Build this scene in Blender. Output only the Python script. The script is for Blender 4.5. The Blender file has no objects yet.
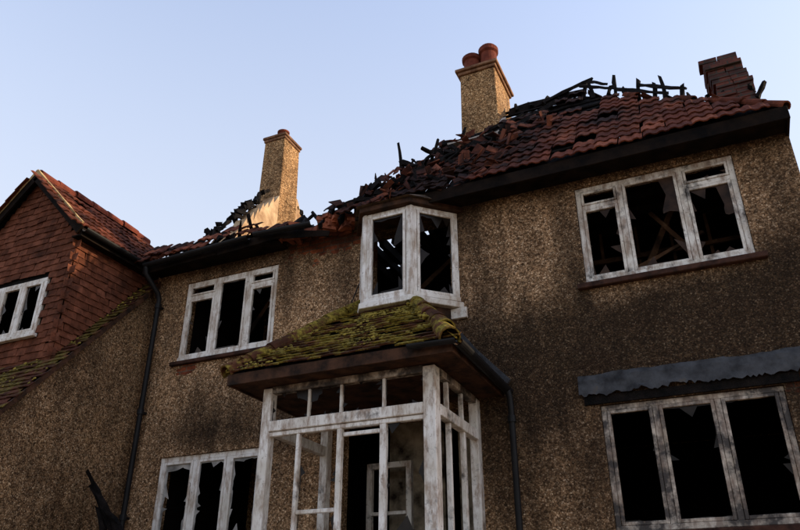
import bpy, math, random
from mathutils import Vector, Matrix, noise
R=random.Random(7)
scene=bpy.context.scene
col=scene.collection
# ---------------------------------------------------------------- materials
def mat(name):
    m=bpy.data.materials.new(name);m.use_nodes=True
    nt=m.node_tree;b=nt.nodes['Principled BSDF']
    return m,nt,b
def N(nt,t,**k):
    n=nt.nodes.new(t)
    for a,v in k.items():
        if a in n.inputs.keys(): n.inputs[a].default_value=v
        else: setattr(n,a,v)
    return n
def ramp(nt,fac,stops):
    r=nt.nodes.new('ShaderNodeValToRGB')
    els=r.color_ramp.elements
    while len(els)<len(stops): els.new(0.5)
    for e,(p,c) in zip(els,stops):
        e.position=p; e.color=(c[0],c[1],c[2],1) if not isinstance(c,(int,float)) else (c,c,c,1)
    nt.links.new(fac,r.inputs[0]); return r.outputs[0]
def mix(nt,fac,a,b,mode='MIX'):
    n=nt.nodes.new('ShaderNodeMix');n.data_type='RGBA';n.blend_type=mode
    for s,v in ((n.inputs[0],fac),(n.inputs[6],a),(n.inputs[7],b)):
        if isinstance(v,bpy.types.NodeSocket): nt.links.new(v,s)
        elif isinstance(v,(int,float)) and s==n.inputs[0]: s.default_value=v
        else: s.default_value=(v[0],v[1],v[2],1)
    return n.outputs[2]
def mth(nt,op,a,b=None,clamp=False):
    n=nt.nodes.new('ShaderNodeMath');n.operation=op;n.use_clamp=clamp
    for i,v in enumerate((a,b)):
        if v is None: continue
        if isinstance(v,(int,float)): n.inputs[i].default_value=v
        else: nt.links.new(v,n.inputs[i])
    return n.outputs[0]
def pos(nt):
    return N(nt,'ShaderNodeNewGeometry').outputs['Position']
def noi(nt,scale,detail=3,rough=.55,vec=None):
    n=N(nt,'ShaderNodeTexNoise');n.inputs['Scale'].default_value=scale;n.inputs['Detail'].default_value=detail
    n.inputs['Roughness'].default_value=rough
    nt.links.new(vec if vec else pos(nt),n.inputs['Vector']);return n.outputs['Fac']
def bump(nt,b,h,s,d):
    n=N(nt,'ShaderNodeBump');n.inputs['Strength'].default_value=s;n.inputs['Distance'].default_value=d
    nt.links.new(h,n.inputs['Height']);nt.links.new(n.outputs[0],b.inputs['Normal'])

def pebble_mat(name,tone=(1,1,1),attrs=True,base_soot=0.0):
    m,nt,b=mat(name);P=pos(nt)
    v=N(nt,'ShaderNodeTexVoronoi');v.inputs['Scale'].default_value=68;nt.links.new(P,v.inputs['Vector'])
    v2=N(nt,'ShaderNodeTexVoronoi');v2.inputs['Scale'].default_value=34;nt.links.new(P,v2.inputs['Vector'])
    sep=N(nt,'ShaderNodeSeparateColor');nt.links.new(v.outputs['Color'],sep.inputs[0])
    sep2=N(nt,'ShaderNodeSeparateColor');nt.links.new(v2.outputs['Color'],sep2.inputs[0])
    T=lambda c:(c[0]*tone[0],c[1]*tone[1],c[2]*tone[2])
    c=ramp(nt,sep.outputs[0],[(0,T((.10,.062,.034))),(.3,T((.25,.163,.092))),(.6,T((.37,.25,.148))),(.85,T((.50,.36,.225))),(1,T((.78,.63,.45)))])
    big=ramp(nt,sep2.outputs[1],[(0,.52),(.5,.95),(1,1.22)])
    c=mix(nt,1.0,c,big,'MULTIPLY')
    gap=ramp(nt,v.outputs['Distance'],[(.0,1.1),(.45,.92),(.75,.42)])
    c=mix(nt,.7,c,gap,'MULTIPLY')
    w=ramp(nt,noi(nt,.9,4,.6),[(.3,(.62,.58,.54)),(.5,(.97,.95,.93)),(.7,(1.2,1.15,1.06))])
    c=mix(nt,1.0,c,w,'MULTIPLY')
    mp=N(nt,'ShaderNodeMapping');mp.inputs['Scale'].default_value=(5,5,.7);nt.links.new(P,mp.inputs['Vector'])
    st=ramp(nt,noi(nt,1,4,.65,mp.outputs[0]),[(.33,.50),(.6,1.1)])
    c=mix(nt,.75,c,st,'MULTIPLY')
    if attrs:
        ab=N(nt,'ShaderNodeAttribute',attribute_name='brick')
        br=N(nt,'ShaderNodeTexBrick');br.inputs['Scale'].default_value=1.0
        br.inputs['Brick Width'].default_value=.225;br.inputs['Row Height'].default_value=.075;br.inputs['Mortar Size'].default_value=.008
        br.inputs['Color1'].default_value=(.42,.11,.04,1);br.inputs['Color2'].default_value=(.16,.045,.024,1);br.inputs['Mortar'].default_value=(.14,.10,.07,1)
        sx=N(nt,'ShaderNodeSeparateXYZ');nt.links.new(P,sx.inputs[0]);cx=N(nt,'ShaderNodeCombineXYZ')
        nt.links.new(mth(nt,'ADD',sx.outputs[0],sx.outputs[1]),cx.inputs[0]);nt.links.new(sx.outputs[2],cx.inputs[1])
        nt.links.new(cx.outputs[0],br.inputs['Vector'])
        bf=mth(nt,'ADD',ab.outputs['Fac'],mth(nt,'MULTIPLY',mth(nt,'SUBTRACT',noi(nt,5,4,.65),.5),1.8))
        bf=ramp(nt,bf,[(.50,0),(.56,1)])
        bc=mix(nt,.85,br.outputs['Color'],ramp(nt,noi(nt,7,4,.65),[(.35,.25),(.65,1.1)]),'MULTIPLY')
        c=mix(nt,bf,c,bc)
        as_=N(nt,'ShaderNodeAttribute',attribute_name='soot')
        mp2=N(nt,'ShaderNodeMapping');mp2.inputs['Scale'].default_value=(2.8,2.8,1.0);nt.links.new(P,mp2.inputs['Vector'])
        sf=mth(nt,'ADD',as_.outputs['Fac'],mth(nt,'MULTIPLY',mth(nt,'SUBTRACT',noi(nt,1.0,5,.68,mp2.outputs[0]),.5),1.4))
        sf=mth(nt,'ADD',sf,base_soot)
        sf=ramp(nt,sf,[(.12,0),(.5,.62),(.9,.97)])
        sf=mix(nt,.18,sf,sep.outputs[1],'MULTIPLY')
        c=mix(nt,sf,c,(.016,.010,.006))
    nt.links.new(c,b.inputs['Base Color']);b.inputs['Roughness'].default_value=.95;b.inputs['Specular IOR Level'].default_value=.12
    bump(nt,b,mth(nt,'SUBTRACT',1.0,v.outputs['Distance']),.9,.009)
    return m
PEB=pebble_mat('pebbledash',(1.17,1.05,.96))
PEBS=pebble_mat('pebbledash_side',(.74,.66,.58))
PEBC=pebble_mat('pebbledash_chimney',(1.15,1.0,.80))

def simple(name,c1,c2,scale=6,rough=.8,bs=.4,bd=.01,detail=4,spec=.3,c3=None,lo=.35,hi=.65):
    m,nt,b=mat(name)
    n=noi(nt,scale,detail,.62)
    st=[(lo,c1),(hi,c2)]
    if c3: st.append((min(hi+.12,1),c3))
    nt.links.new(ramp(nt,n,st),b.inputs['Base Color'])
    b.inputs['Roughness'].default_value=rough;b.inputs['Specular IOR Level'].default_value=spec
    bump(nt,b,noi(nt,scale*5,3,.65),bs,bd)
    return m
def paint(name,clean,grime,amount,char=0.0):
    m,nt,b=mat(name);P=pos(nt)
    c=ramp(nt,noi(nt,2.5,3,.6),[(.3,(clean[0]*.70,clean[1]*.66,clean[2]*.59)),(.6,clean)])
    mp=N(nt,'ShaderNodeMapping');mp.inputs['Scale'].default_value=(12,12,4);nt.links.new(P,mp.inputs['Vector'])
    g=noi(nt,1,5,.7,mp.outputs[0])
    c=mix(nt,ramp(nt,g,[(1-amount-.10,0),(1-amount+.08,.8)]),c,grime)
    if char>0:
        g2=noi(nt,3.3,5,.7)
        c=mix(nt,ramp(nt,g2,[(1-char-.10,0),(1-char+.04,.95)]),c,(.018,.012,.009))
    f=noi(nt,22,5,.7)
    c=mix(nt,ramp(nt,f,[(.61,0),(.67,.65)]),c,(.15,.10,.065))
    nt.links.new(c,b.inputs['Base Color']);b.inputs['Roughness'].default_value=.6
    bump(nt,b,f,.3,.004);return m
WHITE=paint('weathered_white_paint',(.81,.78,.73),(.32,.22,.145),.45,.28)
WHITED=paint('sooty_white_paint',(.58,.50,.41),(.14,.085,.055),.50,.47)
WHITEB=paint('blistered_white_paint',(.80,.77,.72),(.27,.175,.11),.44,.35)
WHITER=paint('smoked_white_paint',(.76,.72,.65),(.24,.15,.095),.46,.39)
CHAR=simple('charred_timber',(.003,.003,.003),(.012,.009,.008),9,.9,.9,.02,c3=(.04,.025,.017),spec=.12)
SOOT=simple('sooty_plaster',(.004,.003,.003),(.010,.007,.006),1.4,.95,.4,.01,spec=.05)
SCOR=simple('scorched_plaster',(.004,.003,.003),(.030,.016,.009),1.6,.95,.4,.01,c3=(.11,.06,.033),lo=.42,hi=.60,spec=.05)
SCT=simple('scorched_studwork',(.010,.007,.005),(.10,.052,.028),3.0,.9,.7,.01,c3=(.22,.13,.075),spec=.08)
PLAS=simple('smoke_stained_plaster',(.025,.016,.010),(.46,.38,.27),2.3,.9,.5,.01,lo=.38,hi=.62)
LIT=simple('party_wall_render',(.28,.16,.08),(.62,.45,.27),3.0,.9,.7,.02)
LEAD=simple('lead_flashing',(.018,.018,.020),(.065,.067,.072),5,.7,.5,.008,spec=.18,c3=(.09,.075,.06))
FLASH=simple('mortar_flashing',(.24,.21,.18),(.50,.46,.42),5,.8,.6,.01)
BLACKP=simple('black_pipe',(.005,.005,.006),(.010,.010,.011),4,.5,.1,.002,spec=.2)
BOARD=simple('scorched_fascia',(.003,.0025,.0025),(.015,.009,.006),4,.85,.6,.01,spec=.08)
STAIN=simple('brown_fascia',(.014,.008,.005),(.075,.034,.018),6,.8,.5,.006,spec=.15)
TERRA=simple('terracotta',(.08,.018,.010),(.19,.047,.025),5,.85,.4,.01,spec=.15)
DIRT=simple('ground_gravel_and_soil',(.12,.085,.05),(.28,.21,.14),.8,.95,.8,.03,c3=(.16,.14,.07))
SILL=simple('tile_sill',(.015,.008,.006),(.07,.031,.020),7,.85,.5,.01,spec=.15)
def tile_mat(name,c0,c1,c2,moss=0.0,soot=0.0,mossc=((.065,.050,.008),(.29,.215,.035)),firepos=False):
    m,nt,b=mat(name);g=N(nt,'ShaderNodeNewGeometry')
    c=ramp(nt,g.outputs['Random Per Island'],[(0,c0),(.5,c1),(1,c2)])
    n1=noi(nt,9,4,.65)
    c=mix(nt,.85,c,ramp(nt,n1,[(.3,.35),(.65,1.15)]),'MULTIPLY')
    if soot:
        f=noi(nt,1.5,5,.65)
        if firepos:
            sx=N(nt,'ShaderNodeSeparateXYZ');nt.links.new(g.outputs['Position'],sx.inputs[0])
            k=mth(nt,'MULTIPLY',mth(nt,'SUBTRACT',-.6,sx.outputs[0]),.10)
            k2=mth(nt,'MULTIPLY',mth(nt,'SUBTRACT',sx.outputs[2],8.0),.09)
            f=mth(nt,'ADD',f,mth(nt,'ADD',mth(nt,'MAXIMUM',k,-.04),k2))
            f=mth(nt,'ADD',f,mth(nt,'MULTIPLY',mth(nt,'SUBTRACT',g.outputs['Random Per Island'],.5),.18))
        c=mix(nt,ramp(nt,f,[(1-soot-.12,0),(1-soot+.10,.93)]),c,(.009,.006,.005))
    if moss:
        mf=mth(nt,'ADD',noi(nt,3.2,6,.72),mth(nt,'MULTIPLY',g.outputs['Random Per Island'],.12))
        c=mix(nt,ramp(nt,mf,[(1-moss-.04,0),(1-moss+.07,.95)]),c,ramp(nt,noi(nt,26,3,.6),[(.35,mossc[0]),(.65,mossc[1])]))
    nt.links.new(c,b.inputs['Base Color']);b.inputs['Roughness'].default_value=.92;b.inputs['Specular IOR Level'].default_value=.10
    bump(nt,b,noi(nt,40,3,.65),.5,.006);return m
TMAIN=tile_mat('roof_tiles',(.075,.021,.012),(.145,.039,.020),(.25,.078,.040),soot=.46,firepos=True)
TWING=tile_mat('wing_roof_tiles',(.09,.026,.014),(.15,.042,.021),(.23,.07,.035),soot=.44)
TBURN=tile_mat('burnt_roof_tiles',(.055,.016,.010),(.14,.040,.021),(.32,.10,.05),soot=.50)
THUNG=tile_mat('hung_tiles',(.105,.036,.019),(.145,.049,.026),(.185,.067,.038),soot=.36)
TMOSS=tile_mat('mossy_tiles',(.04,.017,.009),(.10,.037,.018),(.17,.062,.030),moss=.46)
TCAT=tile_mat('catslide_tiles',(.045,.017,.010),(.09,.03,.017),(.14,.052,.028),moss=.44,mossc=((.04,.032,.008),(.15,.11,.025)))
MOSS=simple('moss',(.055,.043,.006),(.34,.25,.04),7,.95,.8,.01)
def brickm():
    m,nt,b=mat('burnt_brick');P=pos(nt)
    br=N(nt,'ShaderNodeTexBrick');br.inputs['Scale'].default_value=1.0
    br.inputs['Brick Width'].default_value=.225;br.inputs['Row Height'].default_value=.075;br.inputs['Mortar Size'].default_value=.009
    br.inputs['Color1'].default_value=(.15,.038,.02,1);br.inputs['Color2'].default_value=(.05,.016,.011,1);br.inputs['Mortar'].default_value=(.05,.04,.03,1)
    sx=N(nt,'ShaderNodeSeparateXYZ');nt.links.new(P,sx.inputs[0]);cx=N(nt,'ShaderNodeCombineXYZ')
    nt.links.new(mth(nt,'ADD',sx.outputs[0],sx.outputs[1]),cx.inputs[0]);nt.links.new(sx.outputs[2],cx.inputs[1])
    nt.links.new(cx.outputs[0],br.inputs['Vector'])
    c=mix(nt,.9,br.outputs['Color'],ramp(nt,noi(nt,5,4,.6),[(.3,.2),(.7,1.2)]),'MULTIPLY')
    nt.links.new(c,b.inputs['Base Color']);b.inputs['Roughness'].default_value=.9
    bump(nt,b,br.outputs['Fac'],-.6,.01);return m
BRICK=brickm()
RUB=simple('brick_rubble',(.10,.028,.016),(.34,.10,.045),5,.9,.6,.01)
def glassm(name,base,rough,spec):
    m,nt,b=mat(name)
    nt.links.new(ramp(nt,noi(nt,4,5,.65),[(.35,(base[0]*.25,base[1]*.25,base[2]*.25)),(.65,base)]),b.inputs['Base Color'])
    b.inputs['Roughness'].default_value=rough;b.inputs['Specular IOR Level'].default_value=spec
    bump(nt,b,noi(nt,2.5,2,.5),.10,.02);return m
GLD=glassm('sooted_glass',(.022,.016,.012),.22,.12)
GLR=glassm('heat_browned_glass',(.055,.030,.018),.28,.10)
GLG=glassm('smoked_glass',(.09,.072,.058),.28,.2)
GLW=glassm('sky_painted_glass',(.42,.40,.37),.35,.4)  # pale base colour paints in the bright sky reflected by these shards

# ---------------------------------------------------------------- mesh builder
class MB:
    def __init__(s): s.v=[];s.f=[]
    def quad(s,a,b,c,d):
        i=len(s.v);s.v+=[tuple(a),tuple(b),tuple(c),tuple(d)];s.f.append((i,i+1,i+2,i+3))
    def poly(s,pts):
        i=len(s.v);s.v+=[tuple(p) for p in pts];s.f.append(tuple(range(i,i+len(pts))))
    def box(s,x0,x1,y0,y1,z0,z1):
        i=len(s.v)
        s.v+=[(x0,y0,z0),(x1,y0,z0),(x1,y1,z0),(x0,y1,z0),(x0,y0,z1),(x1,y0,z1),(x1,y1,z1),(x0,y1,z1)]
        s.f+=[(i,i+3,i+2,i+1),(i+4,i+5,i+6,i+7),(i,i+1,i+5,i+4),(i+1,i+2,i+6,i+5),(i+2,i+3,i+7,i+6),(i+3,i,i+4,i+7)]
    def beam(s,p,q,w,h,jag=0.0,seg=1,rn=R):
        p=Vector(p);q=Vector(q);d=(q-p).normalized()
        up=Vector((0,0,1)) if abs(d.z)<.95 else Vector((0,1,0))
        a=d.cross(up).normalized();b=a.cross(d).normalized()
        base=len(s.v)
        for k in range(seg+1):
            t=k/seg;c=p.lerp(q,t);j=lambda:rn.uniform(-jag,jag)
            tp=1.0-(.35*t if jag else 0)
            for sx,sy in((-1,-1),(1,-1),(1,1),(-1,1)):
                s.v.append(tuple(c+a*(sx*w/2*tp+j())+b*(sy*h/2*tp+j())+d*(j()*2 if k in(0,seg) else 0)))
        for k in range(seg):
            o=base+k*4
            for e in range(4):
                s.f.append((o+e,o+(e+1)%4,o+4+(e+1)%4,o+4+e))
        s.f.append((base+3,base+2,base+1,base));o=base+seg*4;s.f.append((o,o+1,o+2,o+3))
    def prism(s,poly,axis,a0,a1):
        n=len(poly);i=len(s.v)
        for a in(a0,a1):
            for (u,w) in poly:
                s.v.append((a,u,w) if axis=='x' else ((u,a,w) if axis=='y' else (u,w,a)))
        s.f.append(tuple(range(i,i+n)));s.f.append(tuple(range(i+2*n-1,i+n-1,-1)))
        for k in range(n): s.f.append((i+k,i+(k+1)%n,i+n+(k+1)%n,i+n+k))
    def obj(s,name,m,parent=None,bevel=0,fixn=True,smooth=False):
        me=bpy.data.meshes.new(name);me.from_pydata(s.v,[],s.f);me.update()
        if fixn:
            import bmesh
            bm=bmesh.new();bm.from_mesh(me);bmesh.ops.recalc_face_normals(bm,faces=bm.faces);bm.to_mesh(me);bm.free()
        o=bpy.data.objects.new(name,me);col.objects.link(o);me.materials.append(m)
        if smooth: me.shade_smooth()
        if bevel:
            b=o.modifiers.new('b','BEVEL');b.width=bevel;b.segments=1
        if parent: o.parent=parent
        return o
def empty(name):
    e=bpy.data.objects.new(name,None);col.objects.link(e);return e
HOUSE=empty('burnt_house')

# ---------------------------------------------------------------- walls with attributes
SOOTB=[(-.2,4.32,1.6,.48,1.1),(-.3,3.2,1.7,1.1,.65),(.5,4.78,1.4,.42,.65),(-1.9,4.1,.8,1.0,.62),(.9,3.4,.6,1.2,.5),
       (-3.3,4.6,1.5,.5,.40),(-4.9,4.1,.6,.6,.5),(-.2,6.60,2.2,.22,.95),(-4.6,6.6,2.6,.16,.45),(-6.2,4.4,1.0,.35,.30),(1.1,5.6,.35,1.2,.55),
       (-6.1,6.48,1.0,.28,.85),(-2.3,3.1,.4,1.0,.35),(-1.25,5.5,.22,.8,.60),(-6.1,3.97,.9,.28,.75),(-3.3,6.5,1.0,.5,.75),(-2.45,5.7,.28,.8,.50),(-7.15,5.6,.2,.8,.4),(-4.25,5.8,.2,.6,.45),(-5.15,5.9,.2,.5,.4)]
BRK=[(-4.5,6.50,.80,.30,1.0),(.75,3.78,.25,.2,1.0),(-6.75,4.93,.25,.12,.85),(-5.0,4.72,.3,.25,.8),(-1.2,3.85,.12,.12,.8),(-7.3,5.3,.15,.3,.6)]
def blob(L,x,z):
    t=0
    for (cx,cz,rx,rz,a) in L: t=max(t,a*math.exp(-((x-cx)/rx)**2-((z-cz)/rz)**2)) if L is BRK else t+a*math.exp(-((x-cx)/rx)**2-((z-cz)/rz)**2)
    return min(t,1.3)
def lin(a,b,st,extra):
    n=max(1,int((b-a)/st));s=[a+(b-a)*i/n for i in range(n+1)]+[e for e in extra if a<e<b]
    s=sorted(s);o=[s[0]]
    for e in s[1:]:
        if e-o[-1]>1e-4:o.append(e)
    return o
def wall_y(name,y,x0,x1,z0,z1,holes,m,thick=.25,step=.1):
    xs=lin(x0,x1,step,[h[0] for h in holes]+[h[1] for h in holes]);zs=lin(z0,z1,step,[h[2] for h in holes]+[h[3] for h in holes])
    idx={};b=MB()
    def vid(i,j):
        if (i,j) not in idx:
            idx[(i,j)]=len(b.v);b.v.append((xs[i],y,zs[j]))
        return idx[(i,j)]
    for i in range(len(xs)-1):
        for j in range(len(zs)-1):
            cx=(xs[i]+xs[i+1])/2;cz=(zs[j]+zs[j+1])/2
            if any(h[0]<cx<h[1] and h[2]<cz<h[3] for h in holes): continue
            b.f.append((vid(i,j),vid(i+1,j),vid(i+1,j+1),vid(i,j+1)))
    for (a,c,d,e) in holes:
        b.quad((a,y,d),(a,y+thick,d),(a,y+thick,e),(a,y,e));b.quad((c,y,d),(c,y,e),(c,y+thick,e),(c,y+thick,d))
        b.quad((a,y,d),(c,y,d),(c,y+thick,d),(a,y+thick,d));b.quad((a,y,e),(a,y+thick,e),(c,y+thick,e),(c,y,e))
    o=b.obj(name,m,HOUSE,fixn=False);me=o.data
    a1=me.attributes.new('soot','FLOAT','POINT');a2=me.attributes.new('brick','FLOAT','POINT')
    for k,v in enumerate(me.vertices):
        a1.data[k].value=blob(SOOTB,v.co.x,v.co.z);a2.data[k].value=blob(BRK,v.co.x,v.co.z)
    return o
WIN={'RU':(-1.13,.64,5.12,6.40),'RL':(-1.15,.59,2.46,3.72),'LU':(-6.96,-5.34,5.03,6.28),'LL':(-6.99,-5.32,2.46,3.69)}
holes=list(WIN.values())+[(-4.25,-2.60,1.5,3.84),(-3.90,-2.75,5.16,6.42)]
wall_y('front_wall',0,-7.55,1.24,1.0,6.62,holes,PEB)
b=MB()
xs=lin(-7.5,1.2,9,[h[0] for h in holes]+[h[1] for h in holes]);zs=lin(1.0,6.6,9,[h[2] for h in holes]+[h[3] for h in holes])
for i in range(len(xs)-1):
    for j in range(len(zs)-1):
        cx=(xs[i]+xs[i+1])/2;cz=(zs[j]+zs[j+1])/2
        if any(h[0]<cx<h[1] and h[2]<cz<h[3] for h in holes): continue
        b.quad((xs[i],.25,zs[j]),(xs[i],.25,zs[j+1]),(xs[i+1],.25,zs[j+1]),(xs[i+1],.25,zs[j]))
b.obj('front_wall_inner_face',SOOT,HOUSE,fixn=False)
b=MB();b.box(1.0,1.238,.002,4.45,1.0,6.60);b.obj('end_wall',PEB,HOUSE)
b=MB();b.box(-12,1.24,4.45,4.7,1.0,6.60);b.obj('rear_wall',PEB,HOUSE)
b=MB()
b.box(-12,.99,.26,4.37,4.22,4.42)
b.box(-12,.99,.26,4.37,1.0,1.35)
b.box(-2.62,.99,.02,4.44,6.50,6.56)
b.box(-12,-4.3,.27,4.44,6.50,6.56)
b.obj('interior_floors',SOOT,HOUSE)
b=MB()
b.box(-4.9,-4.75,.26,4.36,4.43,6.49);b.box(-2.3,-2.15,.26,4.36,4.43,6.49)
b.box(-9,.98,4.38,4.44,4.43,6.49)
b.box(-.75,-.66,1.3,4.37,4.43,6.49)
b.obj('upper_interior_partitions',SCOR,HOUSE)
b=MB()
b.box(-4.9,-4.75,.26,4.36,1.36,4.21);b.box(-2.3,-2.15,.26,4.36,1.36,4.21);b.box(-9,.98,4.38,4.44,1.35,4.21)
b.box(-7.15,-6.995,.26,4.37,1.36,4.21);b.box(-7.15,-6.995,.26,4.37,4.43,6.49)
b.obj('lower_interior_partitions',SOOT,HOUSE)
b=MB()
for k in range(10):
    y=.5+k*.40
    b.beam((-2.14,y,6.43),(.98,y+R.uniform(-.04,.04),6.43),.05,.12,.006,8)
    b.beam((-6.98,y,6.43),(-4.92,y+R.uniform(-.04,.04),6.43),.05,.12,.006,8)
for k in range(9):
    x=-4.25+k*.19
    b.beam((x,.3,6.46),(x+R.uniform(-.05,.05),R.uniform(1.6,4.3),6.46),.06,.14,.01,4)
for k in range(24):
    xa=R.uniform(-4.6,-3.0);ya=R.uniform(.3,3.8)
    b.poly([(xa,ya,6.55+k*.003),(xa+R.uniform(.4,.9),ya+R.uniform(-.1,.1),6.551+k*.003),(xa+R.uniform(.3,.9),ya+R.uniform(.4,.9),6.552+k*.003),(xa-.1,ya+R.uniform(.3,.7),6.55+k*.003)])
b.obj('burnt_ceiling_joists',CHAR,HOUSE)
# fallen, half-burnt studwork just inside the upper rooms
FS=random.Random(77);b=MB()
for x in (-1.95,-1.5,-1.05,-.60,-.15,.3,.75):
    b.beam((x,1.25,4.43),(x+FS.uniform(-.03,.03),1.25,6.38),.05,.09,.004,8,FS)
b.beam((-2.0,1.2,5.95),(.9,1.18,5.93),.05,.08,.004,8,FS)
b.beam((-.9,.45,4.6),(-.1,.9,6.35),.07,.09,.006,8,FS);b.beam((.55,.4,4.7),(-.35,.8,6.3),.05,.07,.006,8,FS);b.beam((-1.3,.6,5.2),(.2,.5,5.75),.05,.06,.006,8,FS)
b.beam((-6.7,.5,4.7),(-6.0,.9,6.3),.06,.08,.006,8,FS);b.beam((-5.3,.5,4.8),(-5.9,.8,6.3),.05,.07,.006,8,FS)
b.beam((-3.9,.5,5.3),(-2.9,.9,6.4),.06,.08,.006,8,FS)
b.obj('fallen_studwork',SCT,HOUSE)
b=MB();b.box(-4.0,-3.25,.9,1.0,1.36,4.2);b.box(-2.95,-2.5,.6,.7,1.36,4.2);b.obj('bay_room_plaster_wall',PLAS,HOUSE)
b=MB()
for x in(-4.15,-3.62): b.box(x,x+.07,.55,.62,1.5,3.4)
b.box(-4.15,-3.55,.552,.618,3.40,3.47);b.box(-4.08,-3.62,.553,.617,2.85,2.89)
b.obj('inner_door_frame',WHITEB,HOUSE,bevel=.004)
def side_wall():
    b=MB();n=34;k=30;idx={}
    ys=[-3.2+3.2*i/n for i in range(n+1)]
    def vid(i,j):
        if(i,j) not in idx:
            top=6.33+1.19*ys[i]
            idx[(i,j)]=len(b.v);b.v.append((-7.52,ys[i],1.0+(top-1.0)*j/k))
        return idx[(i,j)]
    for i in range(n):
        for j in range(k): b.f.append((vid(i,j),vid(i+1,j),vid(i+1,j+1),vid(i,j+1)))
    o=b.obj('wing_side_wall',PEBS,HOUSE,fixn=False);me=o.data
    a1=me.attributes.new('soot','FLOAT','POINT');me.attributes.new('brick','FLOAT','POINT')
    for q,v in enumerate(me.vertices):
        d=(6.33+1.19*v.co.y)-v.co.z
        a1.data[q].value=.25*math.exp(-(d/.25)**2)+.16
side_wall()
b=MB();b.box(-12,-7.53,-3.2,-2.95,1.0,2.6);b.box(-12.2,-12,-3.2,4.7,1.0,6.4);b.obj('wing_outer_walls',PEBS,HOUSE)

# ---------------------------------------------------------------- tiles
def tiles(name,O,U,V,W,L,tw,g,keep,m,prof='plain',th=.014,jit=.004,parent=HOUSE,rn=None,wobble=0.0,break_=0.0):
    rn=rn or random.Random(len(name)*13)
    O=Vector(O);U=Vector(U).normalized();V=Vector(V).normalized();Nn=U.cross(V)
    b=MB()
    if prof=='plain': pr=[(0,0),(.5,.003),(.985,0)]
    elif prof=='roll': pr=[(0,.0),(.14,.020),(.28,.022),(.42,.002),(.56,.0),(.68,.016),(.80,.016),(.90,.0),(.99,.002)]
    rows=int(L/g)+1
    for r in range(rows):
        off=(tw/2 if (r%2 and prof=='plain') else 0)
        for c in range(-1,int(W/tw)+1):
            u0=c*tw+off;v0=r*g
            if not keep(u0+tw/2,v0+g/2): continue
            if break_ and rn.random()<break_: continue
            du=rn.gauss(0,jit);dv=rn.gauss(0,jit*1.5);dh=abs(rn.gauss(0,jit*.7));sk=rn.gauss(0,jit*1.2)
            if rn.random()<.04: dv-=rn.uniform(.0,.25)*g; sk+=rn.uniform(-.2,.2)*g*.6; dh+=.006
            ln=g*1.18
            if wobble:
                dh+=wobble*max(0,noise.noise(Vector((u0*.9,v0*1.3,3.1))))*1.0
            hl=th*1.9+dh;hh=th*.75+dh*.4
            i=len(b.v);n=len(pr)
            for (t,z) in pr:
                b.v.append(tuple(O+U*(u0+du+t*tw)+V*(v0+dv+sk*t)+Nn*(hl+z)))
            for (t,z) in pr:
                b.v.append(tuple(O+U*(u0+du+t*tw)+V*(v0+dv+ln)+Nn*(hh+z)))
            for (t,z) in pr:
                b.v.append(tuple(O+U*(u0+du+t*tw)+V*(v0+dv+sk*t+.002)+Nn*(hl+z-th)))
            for k in range(n-1):
                b.f.append((i+k,i+k+1,i+n+k+1,i+n+k))
                b.f.append((i+2*n+k,i+2*n+k+1,i+k+1,i+k))
            b.f.append((i,i+n,i+2*n));b.f.append((i+n-1,i+3*n-1,i+2*n-1))
    return b.obj(name,m,parent,fixn=False)
M=1.19;SL=math.sqrt(1+M*M);VD=(0,1/SL,M/SL)
EY,EZ=-.35,6.62
HX=1.25
def roofpt(x,s,h=0):
    return (x,EY+s/SL-h*M/SL,EZ+s*M/SL+h/SL)
ridge_s=2.45*SL
nz=lambda x,y,z=0:noise.noise(Vector((x,y,z)))
TW=.27
def keep_right(u,v):
    X=-3.75+u
    if X+v/SL+TW/2>HX+.05: return False
    if v>ridge_s-.05: return False
    left=-3.45+.34*v+.45*nz(v*2.1,1.3)
    if v<.3: left=-4.2
    if X<left: return False
    if v>1.25+.75*max(0,(X+2.4))+.6*nz(X*1.7,v*1.1,5):
        if X<-.75+.4*nz(v*3,2):
            return nz(X*2.0,v*2.0,9)>.14
    if v>ridge_s-.6 and nz(X*3,v*2,4)>.0 and X<-.4: return False
    return True
tiles('main_roof_tiles',(-3.75,EY,EZ),(1,0,0),VD,5.2,ridge_s,TW,.235,keep_right,TMAIN,'roll',.016,.010,rn=random.Random(3),wobble=.04,break_=.035)
def keep_left(u,v):
    X=-7.5+u
    return v<.30+.5*nz(X*1.6,7.7)+.2*nz(X*5,1)+(.25 if X<-6.2 else 0) and X<-3.5
tiles('eaves_roof_tiles',(-7.5,EY,EZ-.03),(1,0,0),VD,4.1,1.2,TW,.22,keep_left,TBURN,'roll',.018,.03,rn=random.Random(5),wobble=.05,break_=.15)
def keep_hip(u,v):
    Y=EY+u
    return Y>EY+v/SL+.1 and Y<4.55-v/SL
tiles('hip_end_tiles',(HX+.01,EY,EZ),(0,1,0),(-1/SL,0,M/SL),4.9,ridge_s,TW,.25,keep_hip,TMAIN,'roll',.016,.006,rn=random.Random(4))
b=MB()
def rp(x,s,h=-.035): return roofpt(x,s,h)
for k in range(30):
    x0=-3.45+k*.155;x1=x0+.152
    smax=min(ridge_s,(HX-.03-x1)*SL)
    if smax<.1: continue
    top=smax
    if x1<-1.4: top=min(smax,2.9+.8*nz(x0*1.7,3.3)+R.uniform(-.35,.35))
    if x1<-2.75: top=min(top,1.9+R.uniform(-.5,.4))
    b.quad(rp(x0,0),rp(x1,0),rp(x1,top+R.uniform(-.05,.05)*(top<smax)),rp(x0,top))
b.poly([(HX-.03,EY,EZ-.03),(HX-.03,4.55,EZ-.03),(-1.2,2.1,EZ+2.45*M-.05)])
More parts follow.
